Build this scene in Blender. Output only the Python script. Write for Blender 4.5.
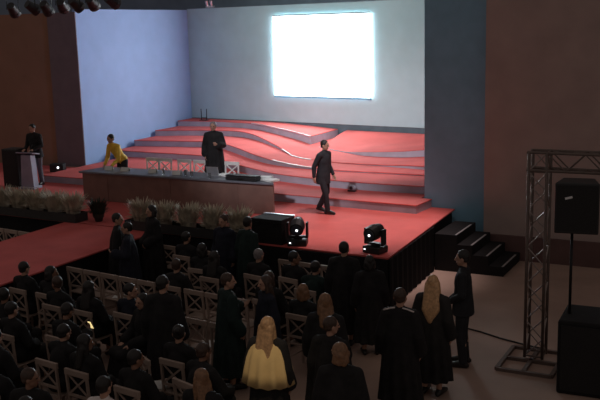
import bpy, bmesh, math, random
from mathutils import Vector, Matrix, Euler
for o in list(bpy.data.objects): bpy.data.objects.remove(o)
SC = bpy.context.scene
COL = SC.collection
R = math.radians
V = Vector
random.seed(7)

# ------------------------------------------------------------------ camera, world, lights, exposure
F_PX, Y_HOR, ROLL, YAW, CAM_H = 900.0, 28.0, 1.5, 27.6, 5.2
pit = math.atan((200 - Y_HOR) / F_PX); ya = R(YAW); ro = R(ROLL)
fw = V((-math.sin(ya) * math.cos(pit), math.cos(ya) * math.cos(pit), -math.sin(pit)))
rt = V((math.cos(ya), math.sin(ya), 0)); up = rt.cross(fw)
RR = rt * math.cos(ro) - up * math.sin(ro); UU = up * math.cos(ro) + rt * math.sin(ro)
cam = bpy.data.cameras.new('camera'); cam.sensor_width = 36; cam.lens = 36 * F_PX / 600; cam.clip_end = 200
co = bpy.data.objects.new('camera', cam); COL.objects.link(co)
m3 = Matrix((RR, UU, -fw)).transposed()
co.matrix_world = Matrix.Translation((0, 0, CAM_H)) @ m3.to_4x4()
SC.camera = co
SC.view_settings.view_transform = 'Standard'; SC.view_settings.look = 'None'
SC.view_settings.gamma = 1; SC.view_settings.use_curve_mapping = False
SC.view_settings.exposure = 0.0

world = bpy.data.worlds.new('hall_gloom'); SC.world = world; world.use_nodes = True
bg = world.node_tree.nodes['Background']
bg.inputs[0].default_value = (1.0, 0.86, 0.79, 1); bg.inputs[1].default_value = 0.125

SCREEN_L = 15.0

def spot(name, loc, target, power, color, angle, blend=0.8, size=0.25):
    l = bpy.data.lights.new(name, 'SPOT'); l.energy = power; l.color = color
    l.spot_size = R(angle); l.spot_blend = blend; l.shadow_soft_size = size
    o = bpy.data.objects.new(name, l); COL.objects.link(o); o.location = loc
    d = V(target) - V(loc); o.rotation_euler = d.to_track_quat('-Z', 'Y').to_euler()
    return o
# stage rig: washes hung over the stage front, plus unseen fills added for backdrop and risers
spot('wash_spot', (-13.0, 19.2, 7.6), (-12.6, 27.4, 4.3), 1280, (0.80, 0.95, 0.90), 84, 1.0)  # added fill: lifts the backdrop around the screen
spot('wash_spot', (-8.6, 18.6, 7.6), (-10.2, 24.0, 1.5), 1050, (1.0, 0.84, 0.84), 66)
spot('wash_spot', (-11.4, 19.0, 7.4), (-19.1, 24.6, 3.6), 260, (0.30, 0.50, 1.0), 62)
spot('wash_spot', (-6.2, 17.5, 8.4), (-7.6, 17.4, 1.0), 1850, (1.0, 0.80, 0.77), 44, 0.9)
spot('front_fill', (-7.5, 6.0, 9.0), (-11.2, 22.6, 1.5), 4200, (0.92, 0.92, 1.0), 24, 0.9)  # unseen fill added to brighten the risers from the front
spot('wash_spot', (-15.0, 18.6, 7.6), (-15.5, 24.6, 1.5), 520, (0.95, 0.82, 0.95), 50)
# narrow unseen spots added to warm the cape and the fair hair
spot('warm_fill', (-3.6, 6.3, 6.5), (-5.25, 9.1, 1.2), 260, (1.0, 0.78, 0.50), 13, 0.9)
spot('warm_fill', (-1.0, 7.6, 6.5), (-4.0, 11.6, 1.5), 130, (1.0, 0.78, 0.60), 12, 0.9)

# ------------------------------------------------------------------ materials
def mat(name, col, rough=0.7, metal=0.0, nscale=6.0, namt=0.12, bump=0.0, bscale=40.0, emit=None, estr=0.0, spec=0.5):
    m = bpy.data.materials.new(name); m.use_nodes = True
    nt = m.node_tree; p = nt.nodes['Principled BSDF']
    tc = nt.nodes.new('ShaderNodeTexCoord')
    nz = nt.nodes.new('ShaderNodeTexNoise'); nz.inputs['Scale'].default_value = nscale; nz.inputs['Detail'].default_value = 4
    nt.links.new(tc.outputs['Object'], nz.inputs['Vector'])
    rp = nt.nodes.new('ShaderNodeValToRGB')
    a = tuple(max(0, c * (1 - namt)) for c in col) + (1,); b = tuple(min(1, c * (1 + namt)) for c in col) + (1,)
    rp.color_ramp.elements[0].color = a; rp.color_ramp.elements[0].position = 0.3
    rp.color_ramp.elements[1].color = b; rp.color_ramp.elements[1].position = 0.7
    nt.links.new(nz.outputs['Fac'], rp.inputs['Fac']); nt.links.new(rp.outputs['Color'], p.inputs['Base Color'])
    p.inputs['Roughness'].default_value = rough; p.inputs['Metallic'].default_value = metal
    p.inputs['Specular IOR Level'].default_value = spec
    if bump:
        n2 = nt.nodes.new('ShaderNodeTexNoise'); n2.inputs['Scale'].default_value = bscale
        nt.links.new(tc.outputs['Object'], n2.inputs['Vector'])
        bp = nt.nodes.new('ShaderNodeBump'); bp.inputs['Strength'].default_value = bump; bp.inputs['Distance'].default_value = 0.01
        nt.links.new(n2.outputs['Fac'], bp.inputs['Height']); nt.links.new(bp.outputs['Normal'], p.inputs['Normal'])
    if emit:
        p.inputs['Emission Color'].default_value = tuple(emit) + (1,); p.inputs['Emission Strength'].default_value = estr
    return m
M = {}
M['carpet'] = mat('red_carpet', (0.62, 0.125, 0.115), 0.9, nscale=1.3, namt=0.10, bump=0.15, bscale=90, spec=0.2)
M['riser'] = mat('grey_riser_paint', (0.40, 0.39, 0.46), 0.6, nscale=3, spec=0.3)
M['skirt'] = mat('black_stage_cloth', (0.014, 0.014, 0.016), 0.9, nscale=5, spec=0.2)
M['backdrop'] = mat('pale_grey_flat_paint', (0.43, 0.59, 0.64), 0.9, nscale=2, namt=0.04, spec=0.1)
M['sideflat'] = mat('pale_blue_flat_paint', (0.34, 0.46, 0.72), 0.9, nscale=2, namt=0.04, spec=0.1)
M['kick'] = mat('slate_wall_foot_paint', (0.10, 0.14, 0.17), 0.8, nscale=4)
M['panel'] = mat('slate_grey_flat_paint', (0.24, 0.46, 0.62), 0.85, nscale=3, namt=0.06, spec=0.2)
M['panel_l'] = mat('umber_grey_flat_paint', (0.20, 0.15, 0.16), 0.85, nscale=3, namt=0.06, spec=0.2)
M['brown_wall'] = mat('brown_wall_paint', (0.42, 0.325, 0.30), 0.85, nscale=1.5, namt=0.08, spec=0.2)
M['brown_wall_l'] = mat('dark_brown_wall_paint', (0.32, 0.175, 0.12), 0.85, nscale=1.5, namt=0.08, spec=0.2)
M['dado'] = mat('dark_plum_dado_paint', (0.13, 0.07, 0.065), 0.7, nscale=3)
M['upper'] = mat('blue_grey_upper_wall_paint', (0.22, 0.27, 0.34), 0.9, nscale=1.5, spec=0.1)
M['floor'] = mat('beige_floor_screed', (0.42, 0.29, 0.235), 0.65, nscale=0.8, namt=0.14, bump=0.1, bscale=14, spec=0.3)
M['screen'] = mat('lit_screen', (0.9, 0.9, 0.9), 0.9, emit=(0.86, 0.95, 1.0), estr=SCREEN_L)
M['black'] = mat('black_plastic', (0.016, 0.016, 0.018), 0.5, nscale=9)
M['black_rough'] = mat('black_cover_cloth', (0.018, 0.017, 0.018), 0.85, nscale=7, bump=0.3, bscale=30, spec=0.2)
M['grille'] = mat('speaker_grille', (0.010, 0.010, 0.011), 0.7, nscale=60, namt=0.5, bump=0.5, bscale=150)
M['black_metal'] = mat('black_metal', (0.02, 0.02, 0.022), 0.4, 0.6, nscale=12)
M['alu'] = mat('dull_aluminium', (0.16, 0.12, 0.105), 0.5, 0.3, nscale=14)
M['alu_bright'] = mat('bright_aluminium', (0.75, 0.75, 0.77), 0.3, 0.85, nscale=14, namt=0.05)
M['alu_glint'] = mat('glint_aluminium', (0.34, 0.29, 0.27), 0.3, 0.8, nscale=14, namt=0.05)  # lighter than the uprights: screen glints put into the lacing colour
M['lens'] = mat('lamp_lens', (0.8, 0.8, 0.85), 0.1, emit=(0.9, 0.95, 1.0), estr=2.2)
M['lens_dark'] = mat('lamp_lens_dark', (0.05, 0.06, 0.08), 0.08)
M['chair'] = mat('cream_chair_paint', (0.38, 0.285, 0.235), 0.55, nscale=10, namt=0.08)
M['chair_white'] = mat('white_chair_paint', (0.80, 0.78, 0.76), 0.5, nscale=10, namt=0.05)
M['desk'] = mat('brown_desk_board', (0.22, 0.13, 0.105), 0.6, nscale=3, namt=0.15)
M['desk_top'] = mat('slate_desk_top', (0.16, 0.17, 0.20), 0.5, nscale=5)
M['paper'] = mat('white_paper', (0.80, 0.80, 0.78), 0.8, nscale=3, namt=0.04)
M['glass'] = mat('tumbler_glass', (0.85, 0.88, 0.9), 0.08, nscale=3, namt=0.02)
M['glass'].node_tree.nodes['Principled BSDF'].inputs['Transmission Weight'].default_value = 0.9
M['leaf'] = mat('olive_leaf', (0.52, 0.46, 0.36), 0.7, nscale=5, namt=0.35)
M['leaf_dark'] = mat('dark_green_leaf', (0.035, 0.045, 0.03), 0.6, nscale=5, namt=0.4)
M['pot'] = mat('dark_planter', (0.03, 0.028, 0.028), 0.7, nscale=8)
M['lectern'] = mat('grey_lectern_board', (0.30, 0.29, 0.38), 0.5, nscale=4)
M['gown'] = mat('black_gown_cloth', (0.020, 0.019, 0.020), 0.85, nscale=8, namt=0.3, spec=0.25)
M['gown_green'] = mat('bottle_green_gown_cloth', (0.016, 0.030, 0.028), 0.85, nscale=8, namt=0.3, spec=0.25)
M['gown_navy'] = mat('navy_gown_cloth', (0.018, 0.020, 0.032), 0.85, nscale=8, namt=0.3, spec=0.25)
M['suit'] = mat('charcoal_suit_cloth', (0.026, 0.027, 0.032), 0.8, nscale=8, namt=0.2, spec=0.25)
M['grey_cloth'] = mat('grey_trouser_cloth', (0.12, 0.11, 0.13), 0.8, nscale=8, namt=0.2)
M['yellow'] = mat('yellow_shirt_cloth', (0.92, 0.58, 0.07), 0.7, nscale=8)
M['cape'] = mat('cream_yellow_cape_cloth', (0.86, 0.62, 0.28), 0.75, nscale=5, namt=0.1)
M['white_cloth'] = mat('white_shirt_cloth', (0.78, 0.70, 0.68), 0.75, nscale=6, namt=0.06)
M['shoe'] = mat('black_shoe_leather', (0.015, 0.014, 0.014), 0.35, nscale=10)
M['skin'] = mat('tan_skin', (0.48, 0.27, 0.19), 0.6, nscale=12, namt=0.07)
M['skin_dark'] = mat('brown_skin', (0.27, 0.14, 0.09), 0.6, nscale=12, namt=0.07)
M['eye'] = mat('eye_dark', (0.03, 0.02, 0.02), 0.2)
M['lip'] = mat('lip_red_brown', (0.30, 0.10, 0.09), 0.5)
M['hair_black'] = mat('black_hair', (0.015, 0.012, 0.011), 0.5, nscale=30, namt=0.4)
M['hair_brown'] = mat('brown_hair', (0.055, 0.030, 0.020), 0.5, nscale=30, namt=0.4)
M['hair_light'] = mat('light_brown_hair', (0.24, 0.125, 0.065), 0.5, nscale=30, namt=0.3)
M['hair_blonde'] = mat('blonde_hair', (0.42, 0.25, 0.13), 0.5, nscale=30, namt=0.3)
M['hair_grey'] = mat('grey_hair', (0.22, 0.20, 0.20), 0.6, nscale=30, namt=0.3)
M['phone_lit'] = mat('phone_screen_lit', (0.8, 0.7, 0.4), 0.3, emit=(1.0, 0.78, 0.35), estr=1.0)
M['cable'] = mat('black_cable_rubber', (0.02, 0.018, 0.018), 0.6)
M['badge'] = mat('pale_badge', (0.75, 0.68, 0.68), 0.5)
M['nosing'] = mat('grey_nosing_and_glint', (0.42, 0.40, 0.40), 0.5, 0.3)

# ------------------------------------------------------------------ mesh helpers
class MB:
    def __init__(s): s.b = bmesh.new()
    def box(s, lo, hi, rot=None, piv=None):
        lo, hi = V(lo), V(hi); c = (lo + hi) / 2; d = hi - lo
        mx = Matrix.Translation(c) @ Matrix.Diagonal((*d, 1))
        if rot is not None:
            p = V(piv) if piv is not None else c
            mx = Matrix.Translation(p) @ Euler(rot).to_matrix().to_4x4() @ Matrix.Translation(-p) @ mx
        bmesh.ops.create_cube(s.b, size=1, matrix=mx); return s
    def cone(s, a, b, r1, r2=None, n=12):
        a, b = V(a), V(b); r2 = r1 if r2 is None else r2; d = b - a
        q = d.to_track_quat('Z', 'Y').to_matrix().to_4x4()
        bmesh.ops.create_cone(s.b, cap_ends=True, segments=n, radius1=r1, radius2=r2, depth=d.length, matrix=Matrix.Translation((a + b) / 2) @ q); return s
    def bar(s, a, b, w, t, upv=(0, 0, 1)):
        """square bar from a to b, w wide, t thick along upv"""
        a, b = V(a), V(b); d = (b - a); L = d.length; z = d.normalized(); u = V(upv)
        x = u.cross(z)
        if x.length < 1e-4: x = V((1, 0, 0)).cross(z)
        x.normalize(); y = z.cross(x)
        mx = Matrix((x, y, z)).transposed().to_4x4(); mx.translation = (a + b) / 2
        bmesh.ops.create_cube(s.b, size=1, matrix=mx @ Matrix.Diagonal((w, t, L, 1))); return s
    def tube(s, pts, r, n=8):
        for a, b in zip(pts[:-1], pts[1:]): s.cone(a, b, r, n=n)
        for p in pts[1:-1]: s.ell(p, (r, r, r), 8)
        return s
    def ell(s, c, r, n=14, mx=None):
        m = Matrix.Translation(V(c)) @ Matrix.Diagonal((*r, 1))
        if mx is not None: m = mx @ m
        bmesh.ops.create_uvsphere(s.b, u_segments=n, v_segments=max(6, n // 2 + 2), radius=1, matrix=m); return s
    def hull(s, sph, mx=None):
        """convex hull of spheres [(centre, radius)...]"""
        t = bmesh.new()
        for c, r in sph:
            c = V(c)
            bmesh.ops.create_icosphere(t, subdivisions=2, radius=r, matrix=Matrix.Translation(mx @ c if mx is not None else c))
        res = bmesh.ops.convex_hull(t, input=t.verts[:])
        dead = list({e for e in res['geom_interior'] + res['geom_unused'] if isinstance(e, bmesh.types.BMVert)})
        bmesh.ops.delete(t, geom=dead, context='VERTS')
        vm = {v: s.b.verts.new(v.co) for v in t.verts}
        for f in t.faces:
            try: s.b.faces.new([vm[v] for v in f.verts])
            except ValueError: pass
        t.free(); return s
    def loft(s, rings, cap=True, closed=True):
        rv = [[s.b.verts.new(p) for p in r] for r in rings]; n = len(rv[0])
        for a, b in zip(rv[:-1], rv[1:]):
            for i in range(n if closed else n - 1):
                j = (i + 1) % n; s.b.faces.new((a[i], a[j], b[j], b[i]))
        if cap and closed: s.b.faces.new(rv[0][::-1]); s.b.faces.new(rv[-1])
        return s
    def prism(s, poly, z0, z1):
        return s.loft([[V((x, y, z0)) for x, y in poly], [V((x, y, z1)) for x, y in poly]])
    def mesh(s, name, smooth=False):
        bmesh.ops.recalc_face_normals(s.b, faces=s.b.faces[:])
        me = bpy.data.meshes.new(name); s.b.to_mesh(me); s.b.free()
        if smooth:
            for p in me.polygons: p.use_smooth = True
        return me
    def build(s, name, m, parent=None, smooth=False, bevel=0.0):
        o = obj(name, s.mesh(name, smooth), m, parent)
        if bevel:
            b = o.modifiers.new('edge', 'BEVEL'); b.width = bevel; b.segments = 2; b.limit_method = 'ANGLE'
        return o

def obj(name, me, m, parent=None):
    o = bpy.data.objects.new(name, me); COL.objects.link(o)
    if m is not None:
        if not me.materials: me.materials.append(None)
        o.material_slots[0].link = 'OBJECT'; o.material_slots[0].material = m
    if parent: o.parent = parent
    return o
def remesh(mb, name, voxel, smooth_it=0):
    me = mb.mesh(name); o = bpy.data.objects.new('tmp', me); COL.objects.link(o)
    r = o.modifiers.new('r', 'REMESH'); r.mode = 'VOXEL'; r.voxel_size = voxel; r.use_smooth_shade = True
    if smooth_it:
        k = o.modifiers.new('s', 'SMOOTH'); k.iterations = smooth_it; k.factor = 0.5
    dg = bpy.context.evaluated_depsgraph_get(); dg.update()
    out = bpy.data.meshes.new_from_object(o.evaluated_get(dg)); out.name = name
    bpy.data.objects.remove(o); bpy.data.meshes.remove(me)
    return out
def tag(o, label, cat, group=None, kind=None):
    if label: o['label'] = label
    if cat: o['category'] = cat
    if group: o['group'] = group
    if kind: o['kind'] = kind
    return o
def thing(name, label, cat, loc=(0, 0, 0), rz=0.0, group=None):
    o = bpy.data.objects.new(name, None); o.empty_display_size = 0.2; COL.objects.link(o)
    o.location = loc; o.rotation_euler = (0, 0, rz)
    return tag(o, label, cat, group)
def struct(name, mb, m, label=None):
    o = mb.build(name, m); o['kind'] = 'structure'
    if label: o['label'] = label
    return o
def kids(o): return [c for c in bpy.data.objects if c.parent == o]
def copy_tree(o, parent=None):
    c = o.copy(); COL.objects.link(c)
    if parent is not None: c.parent = parent
    for ch in kids(o): copy_tree(ch, c)
    return c
def lerp(pts, x, k):
    if x <= pts[0][0]: return pts[0][k]
    for a, b in zip(pts[:-1], pts[1:]):
        if x <= b[0]: return a[k] + (b[k] - a[k]) * (x - a[0]) / (b[0] - a[0])
    return pts[-1][k]

# ------------------------------------------------------------------ the hall
struct('floor', MB().box((-32, 2, -0.1), (8, 31, 0)), M['floor'], 'beige hall floor')
ST = 1.0                                                            # stage height
WB = lambda x: 28.0 - 0.134 * (x + 19.1)                            # backdrop line
def vwall(a, b, z0, z1, t):
    """upright slab from a to b; thickness t away from the hall"""
    a, b = V((*a, 0)), V((*b, 0)); d = (b - a).normalized(); n = V((-d.y, d.x, 0)) * t
    return MB().prism([(a.x, a.y), (b.x, b.y), (b.x + n.x, b.y + n.y), (a.x + n.x, a.y + n.y)], z0, z1)
struct('wall_rear', MB().box((-32, 30.0, 0), (-4.0, 30.3, 10)), M['upper'], 'dark blue-grey wall above the stage set')
struct('wall_right', MB().box((-5.52, 19.45, 0), (8, 19.75, 10)), M['brown_wall'], 'brown wall beside the stage')
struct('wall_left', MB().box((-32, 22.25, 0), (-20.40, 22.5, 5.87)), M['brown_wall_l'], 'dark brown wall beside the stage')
struct('baseboard_right', MB().box((-5.5, 19.38, 0), (8, 19.45, 0.55)), M['dado'], 'dark band along the foot of the brown wall')
struct('wall_backdrop', vwall((-19.1, 28.0), (-6.9, WB(-6.9)), 2.02, 5.98, 0.12), M['backdrop'], 'pale grey backdrop of the stage')
struct('baseboard_backdrop', vwall((-19.0, WB(-19.0) + 0.03), (-6.9, WB(-6.9) + 0.03), 1.0, 2.02, 0.09), M['kick'], 'dark foot of the backdrop')
struct('wall_stage_left', vwall((-19.33, 22.2), (-19.1, 28.0), 1.0, 5.95, 0.12), M['sideflat'], 'pale blue side flat of the stage')
struct('light_block_right', MB().box((-6.95, 19.98, 1.0), (-6.87, 26.3, 5.95)), M['panel'])  # unseen flat added to stop screen light leaking past the masking flat
o = MB().box((-7.04, 19.78, 0), (-5.56, 19.94, 6.0)).build('masking_flat', M['panel'], bevel=0.01)
tag(o, 'tall slate grey masking flat between the pale backdrop and the brown wall', 'flat')
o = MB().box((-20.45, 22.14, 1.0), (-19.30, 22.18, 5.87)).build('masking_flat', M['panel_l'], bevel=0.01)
tag(o, 'tall dark masking flat against the pale blue side of the stage', 'flat')

# ------------------------------------------------------------------ stage, runway, steps
root = thing('stage_platform', 'wide low stage platform covered in red carpet with black skirt', 'stage', (-14, 18, 0))
def at0(parent, o): o.parent = parent; o.matrix_parent_inverse = Matrix.Translation(-V(parent.location)); return o
plat = [(-23.5, 15.85), (-6.03, 14.97), (-6.28, 19.72), (-6.80, 19.74), (-7.10, 19.74), (-7.10, 26.2), (-19.05, 27.9), (-19.05, 22.0), (-23.5, 22.0)]
at0(root, MB().prism(plat, ST - 0.03, ST).build('carpet', M['carpet']))
ins = [(-23.45, 15.90), (-6.08, 15.02), (-6.34, 19.70), (-7.15, 19.72), (-7.15, 26.1), (-19.0, 27.8), (-19.0, 21.95), (-23.45, 21.95)]
at0(root, MB().prism(ins, 0.0, ST - 0.03).build('skirt', M['skirt']))
# black pleated cloth round the front and the right side
def pleats(a, b, name='front_cloth'):
    a, b = V(a), V(b); d = (b - a); L = d.length; d.normalize(); nrm = V((d.y, -d.x, 0)); n = int(L / 0.06)
    mb = MB(); r0, r1 = [], []
    for i in range(n + 1):
        p = a + d * (L * i / n); k = 0.018 * math.sin(i * 1.25) + 0.02
        r0.append(p + nrm * k + V((0, 0, 0.01))); r1.append(p + nrm * (k * 0.6) + V((0, 0, ST - 0.04)))
    back = [q - nrm * 0.03 for q in reversed(r0)], [q - nrm * 0.03 for q in reversed(r1)]
    mb.loft([r0 + back[0], r1 + back[1]])
    return mb.build(name, M['skirt'], smooth=False)
at0(root, pleats((-11.3, 15.22, 0), (-6.03, 14.95, 0)))
at0(root, pleats((-6.02, 15.0, 0), (-6.17, 17.95, 0)))

rw = thing('runway', 'long red carpeted walkway running from the stage into the audience', 'runway', (-12.7, 10, 0))
rpoly = [(-13.75, 4.0), (-11.62, 4.0), (-11.45, 15.18), (-14.05, 15.32)]
at0(rw, MB().prism(rpoly, ST - 0.03, ST - 0.002).build('carpet', M['carpet']))
at0(rw, MB().prism([(-13.7, 4.05), (-11.67, 4.05), (-11.5, 15.15), (-14.0, 15.28)], 0, ST - 0.03).build('skirt', M['skirt']))

# tiers: front edge (X, Y, height of its top), each slab resting on the one below
TA = [(-18.6, 19.45, 1.2), (-10.71, 19.15, 1.2), (-6.91, 18.87, 1.2)]
TB = [(-19.05, 23.35, 1.4), (-15.8, 23.2, 1.4), (-15.1, 22.95, 1.4), (-14.47, 22.55, 1.4), (-13.4, 21.85, 1.4), (-12.29, 21.17, 1.4), (-11.57, 20.78, 1.4), (-10.4, 20.45, 1.4), (-8.89, 20.23, 1.4), (-7.12, 20.2, 1.4)]
TC = [(-19.05, 24.4, 1.6), (-16.84, 24.78, 1.6), (-15.9, 24.75, 1.6), (-15.3, 24.35, 1.6), (-14.36, 23.56, 1.6), (-13.4, 22.75, 1.58), (-12.4, 22.1, 1.54), (-11.45, 21.78, 1.48), (-10.35, 21.59, 1.445), (-8.95, 21.6, 1.44), (-7.12, 21.55, 1.44)]
TD = [(-19.05, 25.6, 1.8), (-17.73, 26.1, 1.8), (-16.3, 26.25, 1.8), (-15.5, 25.95, 1.79), (-14.72, 25.35, 1.76), (-13.4, 24.15, 1.67), (-12.6, 23.35, 1.59), (-12.03, 22.9, 1.53), (-10.88, 22.68, 1.475), (-9.33, 22.55, 1.485), (-8.4, 22.4, 1.53), (-7.12, 22.15, 1.56)]
TE = [(-19.05, 27.0, 2.0), (-17.8, 27.2, 2.0), (-16.6, 27.1, 2.0), (-15.64, 26.8, 2.0), (-14.6, 26.2, 1.97), (-13.6, 25.65, 1.92), (-12.68, 25.08, 1.86)]
def densify(pts, n=4):
    out = []
    P = [pts[0]] + list(pts) + [pts[-1]]
    for i in range(1, len(P) - 2):
        p0, p1, p2, p3 = map(V, P[i - 1:i + 3])
        for k in range(n):
            t = k / n
            q = 0.5 * ((2 * p1) + (p2 - p0) * t + (2 * p0 - 5 * p1 + 4 * p2 - p3) * t * t + (3 * p1 - p0 - 3 * p2 + p3) * t ** 3)
            if pts is TA or pts is TE and i == 1: q = p1.lerp(p2, t)
            out.append(tuple(q))
    return out + [tuple(pts[-1])]
def tier(label, pts, below, back, right_side=None, name='stage_tier'):
    d = densify(pts); r = thing(name, label, 'stage step', (d[len(d) // 2][0], d[len(d) // 2][1], below(d[len(d) // 2][0])), group='red carpeted wave steps')
    lip = 0.022
    # riser: closed body below the carpet
    rings_f, rings_b = [], []
    mb = MB(); secs = []
    for x, y, z in d:
        z0 = below(x); z1 = max(z0 + 0.004, z - lip); yb = back(x)
        secs.append([V((x, y, z0)), V((x, y, z1)), V((x, yb, z1)), V((x, yb, z0))])
    mb.loft(secs)
    at0(r, mb.build('riser', M['riser']))
    mb = MB(); secs = []
    for x, y, z in d:
        z1 = max(below(x) + 0.004, z - lip); yb = back(x); z2 = max(z1 + lip * 0.5, z)
        n = 8; yy = [y - 0.012 + (yb - y + 0.012) * k / n for k in range(n + 1)]
        secs.append([V((x, q, z2)) for q in yy] + [V((x, q, z1)) for q in reversed(yy)])
    mb.loft(secs)
    at0(r, mb.build('carpet', M['carpet']))
    return r
zA = lambda x: 1.2; zB = lambda x: 1.4
dC, dD = densify(TC), densify(TD)
zC = lambda x: lerp(dC, x, 2); zD = lambda x: max(lerp(dD, x, 2), zC(x) + 0.015)
ra = thing('stage_tier', 'lowest straight red carpeted step on the stage floor with grey riser', 'stage step', (-12, 20, 1.0), group='red carpeted wave steps')
polyA = [(-18.6, 19.45), (-10.71, 19.15), (-6.91, 18.87), (-6.84, 19.72), (-7.10, 19.74), (-7.10, 26.2), (-18.6, 27.85)]
at0(ra, MB().prism(polyA, 1.0, 1.178).build('riser', M['riser']))
at0(ra, MB().prism([(-18.61, 19.44), (-10.71, 19.138), (-6.90, 18.858), (-6.83, 19.72), (-7.10, 19.73), (-7.10, 26.2), (-18.61, 27.85)], 1.178, 1.2).build('carpet', M['carpet']))
bk = lambda x: WB(x) - 0.03
tier('second red carpeted step, the one bending forward behind the walking man', TB, zA, bk)
tier('third red carpeted step from the stage floor with a long curving edge', TC, zB, bk)
tier('fourth red carpeted step from the stage floor, curving below the top slab', TD, zC, bk)
tier('topmost red carpeted slab under the pale backdrop, its highlight-edged end jutting forward', TE, zD, bk)
# the raised swell under the right half of the backdrop
TF = [(-12.3, 24.9, 0.012), (-11.2, 24.45, 0.03), (-10.38, 24.05, 0.12), (-9.26, 23.95, 0.18), (-8.5, 24.1, 0.20), (-7.9, 24.15, 0.16), (-7.12, 24.2, 0.14)]
rf = thing('stage_tier', 'smooth red carpeted swell at the back, right of the top slab', 'stage step', (-9.5, 25, 1.5), group='red carpeted wave steps')
dF = densify(TF); mb = MB(); secs = []; mr = MB(); rs = []
for x, y, h in dF:
    h = max(h, 0.008); z0 = zD(x); yb = bk(x); n = 18; topz = []; yy = [y + (yb - y) * k / n for k in range(n + 1)]
    for q in yy:
        t = (q - y) / (yb - y); s = t * t * (3 - 2 * t)
        topz.append(z0 + h + (1.84 - z0 - h) * s + 0.035 * math.sin(t * 2 * math.pi * 1.5) * math.sin(min(1, (x + 12.3) / 2) * math.pi / 2))
    secs.append([V((x, q, z)) for q, z in zip(yy, topz)] + [V((x, q, z0 + 0.003)) for q in reversed(yy)])
    rs.append([V((x, y - 0.02, z0 + 0.002)), V((x, y - 0.02, z0 + h * 0.9)), V((x, y + 0.03, z0 + h * 0.9)), V((x, y + 0.03, z0 + 0.002))])
mb.loft(secs); o = mb.build('carpet', M['carpet'], smooth=False); at0(rf, o)
mr.loft(rs); at0(rf, mr.build('riser', M['riser']))
# highlight along the edge of the jutting slab, put in as a bright strip
mb = MB(); de = [p for p in densify(TE) if p[0] > -16]
mb.loft([[V((x, y - 0.03, z - 0.03)), V((x, y - 0.03, z + 0.006)), V((x, y + 0.03, z + 0.006)), V((x, y + 0.03, z - 0.03))] for x, y, z in de])
def edge_highlight(pts, xa, xb, start):
    mb = MB(); de = [p for p in densify(pts) if xa < p[0] < xb]
    mb.loft([[V((x, y - 0.03, z - 0.02)), V((x, y - 0.03, z + 0.006)), V((x, y + 0.02, z + 0.006)), V((x, y + 0.02, z - 0.02))] for x, y, z in de])
    t = [o for o in bpy.data.objects if o.get('label', '').startswith(start)][0]
    q = at0(t, mb.build('pale_edge', M['nosing'])); q['label'] = 'pale edge highlight'
edge_highlight(TC, -12.5, -10.9, 'third red'); edge_highlight(TD, -13.0, -11.4, 'fourth red')  # light catching the tier edges, modelled as pale strips
te = [o for o in bpy.data.objects if o.get('label', '').startswith('topmost red')][0]
e = at0(te, mb.build('pale_edge', M['alu_bright'])); e['label'] = 'bright edge highlight'

# side stairs down to the floor
stt = thing('staircase', 'black steps with pale nosing strips down from the stage to the floor', 'stairs', (-5.2, 18.7, 0))
for i in range(4):
    z = 0.8 - 0.2 * i; x = -6.01 + 0.335 * i
    at0(stt, MB().box((x - (.15 if i == 0 else 0), 17.97, 0), (x + 0.335, 19.36, z)).build('step', M['black_rough']))
    at0(stt, MB().box((x + 0.285, 18.02, z), (x + 0.325, 19.1, z + 0.006)).build('nosing', M['nosing']))

# ------------------------------------------------------------------ screen
sc_a, sc_b = V((-15.18, 27.42, 0)), V((-11.42, 26.92, 0))
d = (sc_b - sc_a).normalized(); n = V((d.y, -d.x, 0))
ps = thing('projection_screen', 'large bright white projection screen on the pale backdrop', 'screen', (sc_a + sc_b) / 2 + V((0, 0, 2.9)))
def slab(a, b, z0, z1, t0, t1):
    pa = [a + n * t0, b + n * t0, b + n * t1, a + n * t1]
    return MB().prism([(p.x, p.y) for p in pa], z0, z1)
at0(ps, slab(sc_a, sc_b, 2.93, 5.60, 0.0, 0.03).build('screen_surface', M['screen']))
at0(ps, slab(sc_a - d * 0.03, sc_b + d * 0.03, 2.86, 2.925, -0.02, 0.035).build('bottom_bar', M['panel']))
at0(ps, slab(sc_a - d * 0.03, sc_b + d * 0.03, 5.605, 5.66, -0.02, 0.035).build('top_bar', M['backdrop']))
# small stand at the back of the top slab
us = thing('stand', 'thin black two-post stand on the top red slab near the corner', 'stand', (-18.1, 27.3, 2.0), R(-7))
for s in (-1, 1): MB().cone((s * 0.12, 0, 0.02), (s * 0.13, 0, 0.42), 0.018, 0.014).build('post', M['black_metal'], us)
MB().box((-0.16, -0.10, 0), (0.16, 0.10, 0.025)).build('base', M['black_metal'], us)
MB().cone((-0.12, 0, 0.1), (0.12, 0, 0.1), 0.01).build('crossbar', M['black_metal'], us)

# ------------------------------------------------------------------ long desk and things on it
dk = thing('conference_desk', 'long brown-fronted conference desk with dark top across the red stage', 'desk', (-12.78, 18.0, ST))
for x0, x1 in ((-2.72, 2.87),):
    MB().box((x0, -0.36, 0.0), (x1, -0.31, 0.70)).build('front_panel', M['desk'], dk, bevel=0.01)
for xa, xb in ((-2.70, -2.55), (-0.95, -0.95), (0.95, 0.95), (2.85, 2.42)):
    MB().prism([(xa - 0.02, -0.31), (xa + 0.02, -0.31), (xb + 0.02, 0.38), (xb - 0.02, 0.38)], 0, 0.70).build('end_panel' if abs(xa) > 2 else 'support', M['desk'], dk)
for x in (-1.92, 0.0, 1.92):
    MB().box((x - 0.012, -0.372, 0.02), (x + 0.012, -0.36, 0.70)).build('batten', M['desk'], dk)
MB().prism([(-2.78, -0.43), (2.93, -0.43), (2.45, 0.43), (-2.6, 0.43)], 0.70, 0.75).build('tabletop', M['desk_top'], dk, bevel=0.012)
DT = ST + 0.751
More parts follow.
